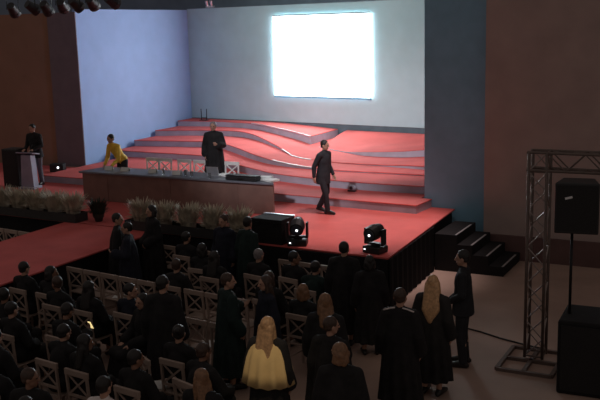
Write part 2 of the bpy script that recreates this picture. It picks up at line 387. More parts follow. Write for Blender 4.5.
def card(x, y, label, rz=0.1):
    c = thing('name_card', label, 'name card', (x, y, DT), rz, 'folded name cards on the desk')
    MB().box((-0.11, -0.052, 0.0), (0.11, -0.048, 0.105), (R(-22), 0, 0), (0, -0.05, 0)).build('front_face', M['paper'], c)
    MB().box((-0.11, 0.048, 0.0), (0.11, 0.052, 0.105), (R(22), 0, 0), (0, 0.05, 0)).build('back_face', M['paper'], c)
for x, y, l in ((-14.9, 17.98, 'small white name card nearest the yellow-shirted person'), (-14.35, 17.95, 'small white name card, second from the yellow-shirted person'),
                (-13.5, 17.95, 'small white name card midway along the desk'), (-12.75, 17.92, 'small white name card just before the gowned man')):
    card(x, y, l)
def tumbler(x, y, label):
    t = MB(); n = 14; rings = []
    for z, r in ((0, .028), (0.002, .03), (0.13, .036), (0.13, .033), (0.01, .026)):
        rings.append([V((r * math.cos(a), r * math.sin(a), z)) for a in [2 * math.pi * i / n for i in range(n)]])
    t.loft(rings); o = t.build('tumbler', M['glass'], smooth=True); o.location = (x, y, DT); tag(o, label, 'glass', 'tumblers on the desk')
for x, y, l in ((-12.45, 17.85, 'clear tumbler on the desk left of the gowned man'), (-12.2, 17.75, 'clear tumbler on the desk in front of the gowned man'), (-13.1, 17.85, 'clear tumbler near the middle of the desk'), (-11.65, 17.7, 'clear tumbler beside the dark case on the desk')):
    tumbler(x, y, l)
cs = thing('equipment_case', 'low dark case lying at the front edge of the desk', 'case', (-10.75, 17.78, DT), R(-2))
MB().box((-0.42, -0.17, 0.0), (0.42, 0.08, 0.09)).build('body', M['black'], cs, bevel=0.015)
MB().box((-0.42, -0.17, 0.094), (0.42, 0.08, 0.125)).build('lid', M['black'], cs, bevel=0.012)
MB().tube([(-0.08, -0.175, 0.06), (-0.07, -0.21, 0.06), (0.07, -0.21, 0.06), (0.08, -0.175, 0.06)], 0.008).build('handle', M['black_metal'], cs)
for k, (x, y, rz, l) in enumerate(((-11.45, 18.15, 0.1, 'loose white sheets on the desk in front of the gowned man'), (-10.95, 18.13, -0.15, 'white sheets on the desk behind the dark case'), (-10.4, 18.1, 0.2, 'pale sheets fanned at the end of the desk'), (-10.1, 17.85, -0.3, 'pale folder at the very end of the desk'))):
    mb = MB(); h = 0
    for j in range(5):
        a = rz + 0.12 * (j % 3 - 1); mb.box((-0.15, -0.105, h), (0.15, 0.105, h + 0.006), (0, 0, a)); h += 0.0062
    o = mb.build('paper_stack', M['paper']); o.location = (x, y, DT); o.scale = (1.25, 1.25, 1.5); tag(o, l, 'papers', 'papers on the desk')
lp = thing('laptop', 'open laptop seen from behind on the desk near the gowned man', 'laptop', (-11.75, 18.12, DT), R(180))
MB().box((-0.17, -0.12, 0), (0.17, 0.12, 0.02)).build('keyboard_deck', M['alu_bright'], lp, bevel=0.004)
MB().box((-0.17, 0.11, 0.02), (0.17, 0.122, 0.24), (R(-14), 0, 0), (0, 0.115, 0.02)).build('lid', M['alu_bright'], lp, bevel=0.004)

# ------------------------------------------------------------------ chairs
def chair_proto(name):
    r = bpy.data.objects.new(name, None); r.empty_display_size = 0.2; COL.objects.link(r)
    m = M['chair']
    MB().box((-0.20, -0.20, 0.435), (0.20, 0.20, 0.462)).build('seat', m, r, bevel=0.008)
    for s in (-1, 1):
        MB().bar((s * 0.19, 0.18, 0), (s * 0.185, 0.18, 0.44), 0.032, 0.032, (0, 1, 0)).build('leg', m, r)
        b = MB(); pts = [(s * 0.19, -0.25, 0), (s * 0.188, -0.19, 0.45), (s * 0.19, -0.22, 0.90)]
        b.bar(pts[0], pts[1], 0.034, 0.034, (0, 1, 0)); b.bar(pts[1], pts[2], 0.034, 0.03, (0, 1, 0)); b.build('leg', m, r)
        MB().bar((s * 0.188, 0.17, 0.22), (s * 0.188, -0.21, 0.22), 0.02, 0.022).build('stretcher', m, r)
    MB().box((-0.215, -0.236, 0.85), (0.215, -0.194, 0.935)).build('top_rail', m, r, bevel=0.008)
    MB().box((-0.18, -0.212, 0.555), (0.18, -0.188, 0.59)).build('lower_rail', m, r)
    for s in (-1, 1):
        MB().bar((-0.175 * s, -0.198 - 0.004 * s, 0.585), (0.175 * s, -0.212 - 0.004 * s, 0.86), 0.026, 0.012, (0, 1, 0)).build('cross_slat', m, r)
    return r
proto = chair_proto('cross_back_chair')
first = [True]
def chair(x, y, rz, label, group, z=0.0, m=None):
    if first[0]: c = proto; first[0] = False
    else: c = copy_tree(proto)
    c.location = (x, y, z); c.rotation_euler = (0, 0, rz)
    tag(c, label, 'chair', group)
    if m:
        for ch in kids(c): ch.material_slots[0].material = m
    return c
ORD = ['first', 'second', 'third', 'fourth', 'fifth', 'sixth', 'seventh', 'eighth']
TILT = R(-7)
for i in range(5): chair(-11.22 + 0.45 * i, 12.62 - 0.055 * i, TILT, f'empty cream cross-back chair, {ORD[i]} from the red runway in the long row', 'row of empty chairs beside the runway')
for i in range(3): chair(-8.32 + 0.46 * i, 12.25 - 0.055 * i, TILT, f'empty cream cross-back chair, {ORD[i]} past the seated graduate ending the long row', 'empty chairs in the middle of the long row')
for i in range(4): chair(-15.75 + 0.46 * i, 14.75 - 0.05 * i, TILT, f'empty cream cross-back chair beyond the runway, {ORD[3 - i]} from its edge', 'empty chairs beyond the runway')
for i in range(3): chair(-10.62 + 0.47 * i, 14.72 - 0.04 * i, TILT, f'empty cream cross-back chair below the hedge of plants, {ORD[i]} from the runway', 'empty chairs below the stage plants')
for i in range(3): chair(-7.78 + 0.46 * i, 14.58 - 0.04 * i, TILT, f'empty cream cross-back chair below the moving lights, {ORD[2 - i]} from the stage corner', 'empty chairs at the stage corner')
for i in range(2): chair(-7.42 + 0.47 * i, 10.98 - 0.06 * i, TILT, f'empty cream cross-back chair in the middle block, {["nearer", "farther from"][i]} the tall standing gowned man', 'empty chairs in the middle block')
chair(-7.12, 9.35, R(-30), 'empty cream cross-back chair turned aside amid the front seated graduates', 'empty chairs in the back rows')
for i, x in enumerate((-14.35, -13.95, -13.35, -12.85, -11.9)):
    chair(x, 18.9, R(180), f'white cross-back chair behind the desk, {ORD[i]} from the yellow-shirted person', 'white chairs behind the desk', ST, M['chair_white'])

# ------------------------------------------------------------------ people
def hand(mb, w, d, nrm, curl=0.5, side=1):
    """palm, four fingers of unequal length with two bends, thumb off the side; nrm points out of the palm"""
    w, d, nrm = V(w), V(d).normalized(), V(nrm); nrm = (nrm - d * nrm.dot(d)).normalized(); s = d.cross(nrm).normalized() * side
    k = w + d * 0.085
    mb.hull([(w + d * 0.01, 0.022), (k + s * 0.026, 0.014), (k - s * 0.028, 0.013), (w + d * .03 + s * .022, .016), (w + d * .03 - s * .022, .014)])
    for off, L in ((0.028, .070), (0.009, .080), (-0.010, .074), (-0.029, .058)):
        a = k + s * off; d1 = (d + nrm * curl * 0.6).normalized(); b = a + d1 * L * 0.55; d2 = (d + nrm * curl * 2.0).normalized(); c = b + d2 * L * 0.5
        mb.hull([(a, .0095), (b, .0088)]); mb.hull([(b, .0088), (c, .0075)])
    a = w + d * 0.03 + s * 0.026; b = a + (d * 0.6 + s * 0.7 + nrm * 0.3).normalized() * 0.045; c = b + (d * 0.9 + s * 0.1 + nrm * 0.4).normalized() * 0.032
    mb.hull([(a, .013), (b, .0105)]); mb.hull([(b, .0105), (c, .009)])

def stand_pose():
    return dict(kind='stand', pel=(0, 0, .95), lean=0, sh=.185, shz=1.425, el=((-.245, -.04, 1.13), (.245, -.04, 1.13)), wr=((-.25, .04, .89), (.25, .04, .89)),
                hd=((0, .12, -1), (0, .12, -1)), hn=((1, 0, 0), (-1, 0, 0)), hip=((-.09, 0, .92), (.09, 0, .92)), kn=((-.10, .02, .50), (.10, .02, .50)),
                an=((-.11, -.02, .085), (.11, -.02, .085)), toe=((-.13, .15, .035), (.13, .15, .035)))
def seat_pose():
    return dict(kind='seat', pel=(0, -.05, .57), lean=0, sh=.185, shz=1.045, el=((-.25, .02, .76), (.25, .02, .76)), wr=((-.12, .23, .655), (.12, .23, .655)),
                hd=((.5, 1, -.15), (-.5, 1, -.15)), hn=((0, .1, -1), (0, .1, -1)), hip=((-.09, -.02, .555), (.09, -.02, .555)), kn=((-.12, .40, .52), (.12, .40, .52)),
                an=((-.12, .40, .085), (.12, .40, .085)), toe=((-.14, .57, .035), (.14, .57, .035)))
def P(base, **k): d = base(); d.update(k); return d
POSES = {
    'stand': P(stand_pose),
    'clasp': P(stand_pose, el=((-.24, -.02, 1.14), (.24, -.02, 1.14)), wr=((-.07, .20, .98), (.07, .20, .98)), hd=((.9, .25, -.4), (-.9, .25, -.4)), hn=((0, -1, 0), (0, -1, 0))),
    'talk': P(stand_pose, el=((-.25, .02, 1.15), (.25, -.03, 1.13)), wr=((-.16, .27, 1.17), (.22, .09, .90)), hd=((.4, .8, .4), (-.1, .3, -1)), hn=((.5, -.3, .8), (-1, 0, 0))),
    'walk': P(stand_pose, lean=4, el=((-.24, .0, 1.13), (.24, -.10, 1.14)), wr=((-.24, .12, .91), (.245, -.10, .90)), kn=((-.095, .02, .50), (.095, .11, .51)), an=((-.09, -.20, .12), (.09, .16, .085)), toe=((-.10, -.05, .035), (.10, .33, .04)), hd=((0, .5, -.8), (0, .1, -1))),
    'bend': P(stand_pose, lean=34, el=((-.25, .30, 1.0), (.25, .30, 1.0)), wr=((-.16, .46, .85), (.16, .46, .85)), hd=((.2, .6, -.7), (-.2, .6, -.7)), hn=((.3, 0, -1), (-.3, 0, -1))),
    'read': P(stand_pose, lean=6, el=((-.25, .06, 1.14), (.25, .06, 1.14)), wr=((-.14, .30, 1.05), (.14, .30, 1.05)), hd=((.3, 1, 0), (-.3, 1, 0)), hn=((0, 0, -1), (0, 0, -1))),
    'seat': P(seat_pose),
    'seat_lean': P(seat_pose, lean=16, el=((-.26, .20, .74), (.26, .20, .74)), wr=((-.10, .42, .645), (.10, .42, .645)), hd=((.5, 1, -.3), (-.5, 1, -.3))),
    'seat_phone': P(seat_pose, lean=5, el=((-.25, .05, .76), (.25, .05, .76)), wr=((-.13, .25, .66), (.09, .30, .86)), hd=((.5, 1, -.15), (-.3, .7, .5)), hn=((0, .1, -1), (-.4, -.6, .6))),
}
CACHE = {}
def frame(pose):
    p = POSES[pose]; pel = V(p['pel'])
    T = Matrix.Translation(pel) @ Matrix.Rotation(R(-p['lean']), 4, 'X') @ Matrix.Translation(-pel)
    return p, T, (p['shz'] - 1.425)
def head_mx(pose, turn, nod):
    p, T, dz = frame(pose)
    nk = V((0, -.005, 1.50 + dz + (0.0 if p['kind'] == 'stand' else 0.0)))
    hz = 1.632 + dz
    lean_fix = Matrix.Rotation(R(p['lean'] * 0.7 - nod), 4, 'X')
    return T @ Matrix.Translation(nk) @ lean_fix @ Matrix.Rotation(R(turn), 4, 'Z') @ Matrix.Translation(-nk) @ Matrix.Translation((0, .02, hz))
def torso(mb, pose, inf=0.0, low=True):
    p, T, dz = frame(pose)
    z = lambda v: v + dz if p['kind'] == 'stand' else v + dz
    y0 = p['pel'][1]
    mb.ell((0, y0 + .005, z(1.26)), (.158 + inf, .108 + inf, .20 + inf), 20, T)
    mb.ell((0, y0 + .010, z(1.09)), (.140 + inf, .100 + inf, .19 + inf), 20, T)
    mb.ell((0, y0, z(.965)), (.162 + inf, .115 + inf, .13 + inf), 20, T)
    mb.hull([((-.13, y0 - .005, z(1.42)), .055 + inf), ((.13, y0 - .005, z(1.42)), .055 + inf), ((0, y0, z(1.44)), .06 + inf), ((0, y0 + .02, z(1.25)), .09 + inf)], T)
    mb.hull([((0, y0 - .005, z(1.44)), .056 + inf * .4), ((0, y0 + .008, z(1.50)), .052 + inf * .3)], T)
def shoulder(pose, i):
    p, T, dz = frame(pose)
    return T @ V(((-1, 1)[i] * p['sh'], p['pel'][1] - .005, p['shz'] - .015))
def body_mesh(pose, turn, nod):
    key = ('body', pose, turn, nod)
    if key in CACHE: return CACHE[key]
    p, T, dz = frame(pose); mb = MB(); torso(mb, pose)
    H = head_mx(pose, turn, nod)
    y0 = p['pel'][1]; yoff = Matrix.Translation((0, y0, 0)); H = yoff @ H if p['lean'] == 0 else H @ Matrix.Translation((0, y0, 0))
    mb.hull([(T @ V((0, y0, 1.44 + dz)), .052), (H @ V((0, -.02, -.09)), .050)])
    mb.ell((0, -.01, .02), (.076, .096, .100), 20, H)
    mb.hull([((0, .045, -.085), .028), ((-.035, .01, -.055), .035), ((.035, .01, -.055), .035), ((0, .055, -.01), .035), ((0, -.02, 0), .06)], H)
    mb.hull([((0, .088, .012), .010), ((0, .106, -.028), .013), ((-.012, .09, -.03), .010), ((.012, .09, -.03), .010)], H)
    for s in (-1, 1): mb.ell((s * .078, -.012, -.012), (.012, .022, .034), 10, H)
    mb.hull([((-.035, .075, .022), .012), ((.035, .075, .022), .012)], H)
    for i in (0, 1):
        sh = shoulder(pose, i); el = T @ V(p['el'][i]); wr = T @ V(p['wr'][i])
        if p['kind'] == 'seat' or p['lean']: el, wr = V(p['el'][i]), V(p['wr'][i])
        mb.hull([(sh, .055), (el, .041)]); mb.hull([(el, .041), (wr, .027)])
        hand(mb, wr, p['hd'][i], p['hn'][i], .5, 1 if i == 0 else -1)
        h, k, a, t = V(p['hip'][i]), V(p['kn'][i]), V(p['an'][i]), V(p['toe'][i])
        mb.hull([(h, .088), (k, .060)]); mb.hull([(k, .060), (k.lerp(a, .35) + V((0, -.02, 0)), .054), (a, .038)])
        mb.hull([(a, .036), (a + V((0, -.05, -.045)), .033), (t, .028)])
    CACHE[key] = remesh(mb, 'body', .0085, 1); return CACHE[key]
def fold_ring(z, rx, ry, cx, cy, amp, nf, ph, n=72):
    return [V((cx + rx * (1 + amp * math.sin(nf * t + ph)) * math.cos(t), cy + ry * (1 + amp * math.sin(nf * t + ph)) * math.sin(t), z)) for t in [2 * math.pi * i / n for i in range(n)]]
def arms_cloth(mb, pose, r0, r1, r2, upto=.93):
    p, T, dz = frame(pose)
    for i in (0, 1):
        sh = shoulder(pose, i); el, wr = (V(p['el'][i]), V(p['wr'][i])) if (p['kind'] == 'seat' or p['lean']) else (T @ V(p['el'][i]), T @ V(p['wr'][i]))
        mb.hull([(sh, r0), (el, r1)]); mb.hull([(el, r1), (el.lerp(wr, upto), r2)])
def gown_mesh(pose):
    key = ('gown', pose)
    if key in CACHE: return CACHE[key]
    p, T, dz = frame(pose); mb = MB(); torso(mb, pose, .026)
    if p['kind'] == 'stand':
        mb.loft([fold_ring(z, rx, ry, 0, cy, a, 11, z * 2) for z, rx, ry, cy, a in ((1.42, .16, .10, 0, .01), (1.25, .205, .155, 0, .02), (1.0, .225, .185, 0, .035), (.7, .25, .215, .0, .06), (.4, .275, .24, 0, .08), (.24, .29, .255, 0, .09))])
        arms_cloth(mb, pose, .078, .088, .105, .85)
    else:
        mb.hull([((-.10, -.04, .58), .125), ((.10, -.04, .58), .125), ((-.13, .40, .53), .092), ((.13, .40, .53), .092)])
        mb.loft([fold_ring(z, rx, ry, 0, cy, a, 9, z * 3) for z, rx, ry, cy, a in ((.58, .21, .10, .36, .02), (.42, .24, .12, .38, .05), (.22, .26, .15, .40, .08))])
        arms_cloth(mb, pose, .078, .085, .10, .85)
    CACHE[key] = remesh(mb, 'gown', .013, 1); return CACHE[key]
def jacket_mesh(pose, long=.0):
    key = ('jacket', pose, long)
    if key in CACHE: return CACHE[key]
    p, T, dz = frame(pose); mb = MB(); torso(mb, pose, .020)
    if p['kind'] == 'stand' and p['lean'] < 10:
        mb.loft([[T @ q for q in fold_ring(z, rx, ry, 0, 0, a, 5, z)] for z, rx, ry, a in ((1.36, .165, .115, .0), (1.1, .175, .135, .0), (.92, .195, .155, .01), (.80 - long, .205, .165, .02))])
    arms_cloth(mb, pose, .072, .060, .046, .95)
    CACHE[key] = remesh(mb, 'jacket', .011, 1); return CACHE[key]
def trousers_mesh(pose):
    key = ('trousers', pose)
    if key in CACHE: return CACHE[key]
    p, T, dz = frame(pose); mb = MB(); y0 = p['pel'][1]
    z = .965 + dz
    mb.ell((0, y0, z), (.172, .126, .12), 18)
    for i in (0, 1):
        h, k, a = V(p['hip'][i]), V(p['kn'][i]), V(p['an'][i])
        mb.hull([(h, .102), (k, .076)]); mb.hull([(k, .076), (a + V((0, 0, .01)), .064)])
    CACHE[key] = remesh(mb, 'trousers', .011, 1); return CACHE[key]
def shoe_mesh(pose, i):
    key = ('shoe', pose, i)
    if key in CACHE: return CACHE[key]
    p = POSES[pose]; a, t = V(p['an'][i]), V(p['toe'][i]); mb = MB()
    mb.hull([(a + V((0, -.055, -.045)), .038), (a + V((0, 0, 0)), .042), (t + V((0, .02, 0)), .034), (a.lerp(t, .6) + V((0, 0, .0)), .042)])
    CACHE[key] = mb.mesh('shoe', True); return CACHE[key]
def hair_mesh(pose, turn, nod, style):
    key = ('hair', pose, turn, nod, style)
    if key in CACHE: return CACHE[key]
    p, T, dz = frame(pose); H = head_mx(pose, turn, nod); y0 = p['pel'][1]
    H = Matrix.Translation((0, y0, 0)) @ H if p['lean'] == 0 else H @ Matrix.Translation((0, y0, 0))
    mb = MB(); mb.ell((0, -.022, .036), (.085, .098, .098), 20, H)
    mb.hull([((0, -.07, -.02), .045), ((-.04, -.05, -.01), .04), ((.04, -.05, -.01), .04)], H)
    if style == 'long':
        mb.hull([((0, -.045, .03), .075), ((-.055, -.05, -.06), .045), ((.055, -.05, -.06), .045)], H)
        mb.hull([((-.055, -.06, -.05), .045), ((.055, -.06, -.05), .045), ((-.07, -.115, -.28), .035), ((.07, -.115, -.28), .035), ((0, -.12, -.34), .03)], H)
        for s in (-1, 1): mb.hull([((s * .07, -.01, .02), .03), ((s * .082, .0, -.10), .026), ((s * .085, -.02, -.22), .024)], H)
    if style == 'xlong':
        mb.hull([((-.055, -.06, .0), .05), ((.055, -.06, .0), .05), ((-.085, -.14, -.34), .045), ((.085, -.14, -.34), .045), ((0, -.16, -.50), .045)], H)
        for s in (-1, 1): mb.hull([((s * .07, -.01, .02), .032), ((s * .088, -.01, -.12), .03), ((s * .10, -.05, -.28), .026)], H)
    if style == 'bun':
        mb.ell((0, -.115, .075), (.045, .042, .045), 14, H)
    if style == 'bob':
        for s in (-1, 1): mb.hull([((s * .06, -.03, .02), .04), ((s * .078, -.01, -.08), .03), ((s * .05, -.07, -.09), .035)], H)
        mb.hull([((-.05, -.07, .0), .045), ((.05, -.07, .0), .045), ((0, -.085, -.10), .04)], H)
    CACHE[key] = remesh(mb, 'hair', .009, 1); return CACHE[key]
def face_bits(pose, turn, nod):
    key = ('face', pose, turn, nod)
    if key in CACHE: return CACHE[key]
    p, T, dz = frame(pose); H = head_mx(pose, turn, nod); y0 = p['pel'][1]
    H = Matrix.Translation((0, y0, 0)) @ H if p['lean'] == 0 else H @ Matrix.Translation((0, y0, 0))
    es = [MB().ell((s * .031, .081, .006), (.014, .010, .008), 10, H).mesh('eye', True) for s in (-1, 1)]
    mo = MB().ell((0, .079, -.062), (.022, .010, .007), 10, H).mesh('mouth', True)
    CACHE[key] = (es, mo); return CACHE[key]
def person(x, y, deg, label, pose='seat', turn=0, nod=0, hair='short', hc='hair_black', skin='skin', cloth='gown', cm='gown', tm='suit', z=0.0, s=1.0, group=None):
    r = thing('person', label, 'person', (x, y, z), R(deg), group); r.scale = (s, s, s)
    obj('body', body_mesh(pose, turn, nod), M[skin], r)
    obj('hair', hair_mesh(pose, turn, nod, hair), M[hc], r)
    es, mo = face_bits(pose, turn, nod)
    for e in es: obj('eye', e, M['eye'], r)
    obj('mouth', mo, M['lip'], r)
    for i in (0, 1): obj('shoe', shoe_mesh(pose, i), M['shoe'], r)
    if cloth == 'gown': obj('gown', gown_mesh(pose), M[cm], r)
    else:
        obj('trousers', trousers_mesh(pose), M[tm], r)
        obj('jacket' if cm in ('suit', 'gown', 'gown_navy') else 'shirt', jacket_mesh(pose, .08 if cloth == 'long' else 0), M[cm], r)
    return r

# --- on the stage
person(-8.92, 18.25, -98, 'man in a dark jacket walking across the red stage', 'walk', hair='short', hc='hair_black', cloth='long', cm='suit', z=ST, s=.965, turn=8)
person(-12.5, 19.0 + .25, 200, 'man in a black gown standing behind the desk', 'talk', hair='short', hc='hair_grey', z=ST + .2, s=.98)
person(-15.05, 18.72, 165, 'person in a yellow shirt bending over behind the desk', 'bend', cloth='shirt', cm='yellow', z=ST, s=.97, nod=-5)
person(-18.3, 18.98, 185, 'person in a dark jacket standing at the grey lectern', 'read', cloth='jacket', cm='gown', tm='grey_cloth', z=ST, nod=8)
# --- standing among the audience
G1 = 'gowned people standing among the chairs'
person(-11.12, 13.55, -50, 'gowned man standing against the red runway, back half turned', 'stand', turn=-15, cm='gown', group=G1)
person(-10.55, 13.15, 120, 'gowned person with a pale badge facing a companion beside the runway', 'talk', hair='short', skin='skin', cm='gown_navy', group=G1, s=.97)
person(-10.95, 14.45, 150, 'dark-haired gowned woman standing where the runway meets the plants', 'clasp', hair='bob', cm='gown', group=G1, s=1.0)
person(-9.13, 14.28, 170, 'gowned woman standing in front of the stage plants, brown hair, facing the audience', 'stand', hair='bun', hc='hair_brown', cm='gown_navy', group=G1, s=.98)
person(-8.52, 14.15, -20, 'gowned man in dark green standing in front of the stage plants', 'stand', cm='gown_green', group=G1, turn=20)
person(-6.01, 13.0, 10, 'dark-headed man in black standing before the stage front, his head against the red carpet', 'stand', cm='gown', group=G1, s=1.0)
person(-5.45, 12.75, 30, 'gowned person in black standing just under the stage corner light', 'stand', hair='bob', cm='gown', group=G1, s=.93)
person(-6.78, 10.63, -35, 'gowned person in dark green standing in the middle block, facing a companion', 'talk', cm='gown_green', hair='short', hc='hair_brown', group=G1, turn=-25)
person(-6.32, 10.95, 140, 'gowned person standing in the middle block, turned towards the audience', 'stand', cm='gown_navy', hair='long', hc='hair_brown', group=G1, s=.96)
person(-7.46, 9.99, 15, 'tall broad gowned man standing with his back turned amid the seated graduates', 'stand', cm='gown', group=G1, s=1.03, turn=-20)
person(-4.16, 10.74, 8, 'gowned man with short brown hair standing, back turned, at the edge of the crowd', 'stand', hc='hair_brown', cm='gown', group=G1, s=1.02)
person(-4.01, 11.62, -5, 'gowned woman with long fair hair standing at the edge of the crowd', 'stand', hair='xlong', hc='hair_blonde', cm='gown', group=G1, s=1.0, turn=10)
person(-3.95, 12.86, 98, 'man in a dark suit standing alone on the bare floor in profile', 'clasp', turn=0, cloth='jacket', cm='suit', tm='suit', hc='hair_black', s=1.045)
person(-5.02, 10.25, 5, 'gowned woman with long light-brown hair standing behind the yellow cape', 'stand', hair='long', hc='hair_light', cm='gown', group=G1, turn=35)
person(-4.62, 9.55, -5, 'gowned man with short brown hair standing just past the yellow cape', 'stand', hc='hair_brown', cm='gown', group=G1, turn=-35, s=.97)
person(-4.05, 8.62, 15, 'gowned woman with a light-brown bob standing nearest the bare floor at the bottom', 'stand', hair='bob', hc='hair_light', cm='gown', group=G1, turn=50)
hm = [o for o in bpy.data.objects if o.get('label', '').startswith('gowned man with short brown hair standing, back turned')][0]
hb = MB()
for sgn in (-1, 1): hb.tube([(sgn * .05, -.085, 1.52), (sgn * .12, -.085, 1.505), (sgn * .20, -.075, 1.475)], .010)
hb.build('collar', M['white_cloth'], hm, smooth=True)
cw = person(-5.25, 9.1, 5, 'woman with long fair hair in a pale yellow cape, back turned', 'stand', hair='xlong', hc='hair_blonde', cm='gown', s=1.0, turn=-8)
mb = MB(); rings = []
for z, rx, ry, cy, a in ((1.475, .075, .07, -.01, .0), (1.445, .16, .10, -.01, .01), (1.38, .235, .135, -.01, .02), (1.25, .275, .19, -.015, .04), (1.08, .305, .23, -.02, .07), (.93, .325, .255, -.02, .085)):
    rings.append(fold_ring(z, rx, ry, 0, cy, a, 12, z * 1.5, 96))
inner = [[V((p.x * .95, p.y * .95, p.z)) for p in r] for r in reversed(rings)]
for r in (rings[-1], inner[0]):
    for i, p in enumerate(r): p.z += .018 * math.sin(12 * 2 * math.pi * i / 96 + 1.2)
mb.loft(rings + inner); obj('cape', mb.mesh('cape', True), M['cape'], cw)
# badge
bdg = MB().box((-.03, .0, -.04), (.03, .006, .04)).build('badge', M['badge'])
pb = [o for o in bpy.data.objects if o.get('label', '').startswith('gowned person with a pale badge')][0]
bdg.parent = pb; bdg.location = (.02, .175, 1.22)

# --- seated: X, Y, turn of the body, label, extras; each on a chair of its own
SEATED = [
    (-10.3, 8.75, 0, 'graduate with short brown hair two seats left of the lit phone', dict(hc='hair_brown', turn=25)),
    (-9.55, 8.25, 0, 'graduate with long dark hair at the left edge of the lowest rows', dict(hair='long', turn=-20)),
    (-8.25, 7.55, 15, 'graduate sitting on the lower left chair, face turned aside', dict(hc='hair_brown', turn=60)),
    (-6.9, 6.75, 0, 'graduate in a black gown cut off by the bottom edge', dict(hair='long', turn=20)),
    (-9.87, 14.12, 0, 'graduate seated nearest the plants, gown black, short dark hair', dict(hc='hair_black')),
    (-9.04, 13.42, 5, 'graduate seated behind the pair standing before the plants, head turned aside', dict(turn=45, hair='bob')),
    (-8.5, 13.0, 0, 'graduate with long dark hair seated in the row facing the stage plants', dict(hair='long')),
    (-7.85, 13.44, -5, 'graduate with a grey head seated in front of the two moving lights', dict(hc='hair_grey')),
    (-7.18, 13.5, -5, 'graduate in glimpsed profile seated beside the grey-headed one', dict(turn=-50)),
    (-6.6, 12.98, 0, 'graduate leaning forward under the stage front, dark green gown', dict(pose='seat_lean', cm='gown_green')),
    (-6.95, 12.2, 0, 'graduate with long brown hair seated behind the one leaning forward', dict(hair='long', hc='hair_brown')),
    (-6.1, 11.75, 0, 'graduate with a light-brown bob seated two rows behind the stage front', dict(hair='bob', hc='hair_light', turn=20)),
    (-5.6, 8.2, 10, 'graduate with long light-brown hair seated before the yellow cape, face turned aside', dict(hair='long', hc='hair_light', turn=60)),
    (-11.2, 11.15, 0, 'graduate seated closest to the runway edge, in black', dict()),
    (-10.55, 11.1, 0, 'graduate in black seated second from the runway edge, head turned', dict(turn=-45, hair='bob')),
    (-9.98, 10.65, 0, 'graduate facing sideways behind the long row of empty chairs, brown hair', dict(turn=80, hc='hair_brown')),
    (-9.32, 10.62, 0, 'graduate with long black hair behind the long row of empty chairs', dict(hair='long')),
    (-8.62, 10.76, 0, 'graduate in navy seated at the end behind the long empty row', dict(cm='gown_navy', turn=-60)),
    (-8.12, 10.3, 160, 'long-haired graduate turned round to face the back rows', dict(hair='long', turn=10)),
    (-8.82, 12.3, 0, 'graduate seated last in the long row, beside its empty chairs', dict(hc='hair_brown', turn=30)),
    (-9.65, 9.3, 0, 'graduate in black seated left of the one holding a lit phone', dict(hair='short')),
    (-8.85, 9.5, 0, 'graduate holding up a phone with a lit yellow screen', dict(pose='seat_phone', nod=12)),
    (-8.3, 8.72, 0, 'graduate leaning forward behind the lit phone', dict(pose='seat_lean', hair='short')),
    (-7.68, 8.6, 0, 'graduate with long black hair seated beside the chair turned aside', dict(hair='long', turn=-30)),
    (-7.5, 7.4, 20, 'graduate with brown hair in the lower left corner, head turned', dict(hc='hair_brown', turn=-75)),
    (-6.71, 8.4, 0, 'graduate seated in the lowest rows, dark hair, next to the turned chair', dict(turn=-20)),
    (-6.15, 8.85, -10, 'graduate seated in the lowest rows, leaning, dark brown hair', dict(pose='seat_lean', hc='hair_brown')),
    (-6.5, 7.55, 5, 'person in a white shirt seated at the bottom edge of the crowd', dict(cm='white_cloth', hair='short')),
    (-10.3, 9.8, 0, 'graduate in black seated at the far left end of the crowd', dict(turn=30)),
    (-8.95, 8.3, 0, 'graduate with a bun seated at the lower left', dict(hair='bun')),
    (-6.75, 9.4, 0, 'graduate with a bun seated between the tall standing man and yellow cape', dict(hair='bun', turn=35)),
]
for x, y, deg, label, ex in SEATED:
    ex = dict(ex); pose = ex.pop('pose', 'seat'); cm = ex.pop('cm', 'gown')
    white = cm == 'white_cloth'
    person(x, y, deg + math.degrees(TILT), label, pose, cm=cm, cloth='shirt' if white else 'gown', group='seated graduates', skin='skin_dark' if random.random() < .35 else 'skin', **ex)
    short = label
    for w in (' seated', ' in black', ', gown black', ', dark green gown'): short = short.replace(w, '')
    short = ' '.join(short.split()[:9]).rstrip(',')
    chair(x, y, R(deg) + TILT, 'cream cross-back chair under the ' + short, 'chairs under the seated graduates')
# phone in the hand
ph = thing('phone', 'small phone with a glowing yellow screen held up in the crowd', 'phone', (-8.77, 9.93, .93), TILT)
MB().box((-.036, -.004, -.07), (.036, .006, .07), (R(25), 0, 0), (0, 0, 0)).build('case', M['black'], ph, bevel=.003)
MB().box((-.033, -.006, -.066), (.033, -.004, .066), (R(25), 0, 0), (0, 0, 0)).build('screen', M['phone_lit'], ph)
# programmes on empty seats
for x, y, l in ((-7.42, 10.98, 'white programme lying on an empty chair in the middle block'), (-7.12, 9.35, 'white programme lying on the chair turned aside'), (-10.32, 12.53, 'white programme on an empty chair of the long row')):
    mb = MB(); mb.box((-.11, -.15, 0), (.11, .15, .004)); mb.box((-.11, -.15, .004), (.11, .15, .009), (0, R(-3), 0), (-.11, 0, .004))
    o = mb.build('programme', M['paper']); o.location = (x, y, .463); o.rotation_euler = (0, 0, .4); tag(o, l, 'booklet', 'programmes on empty chairs')

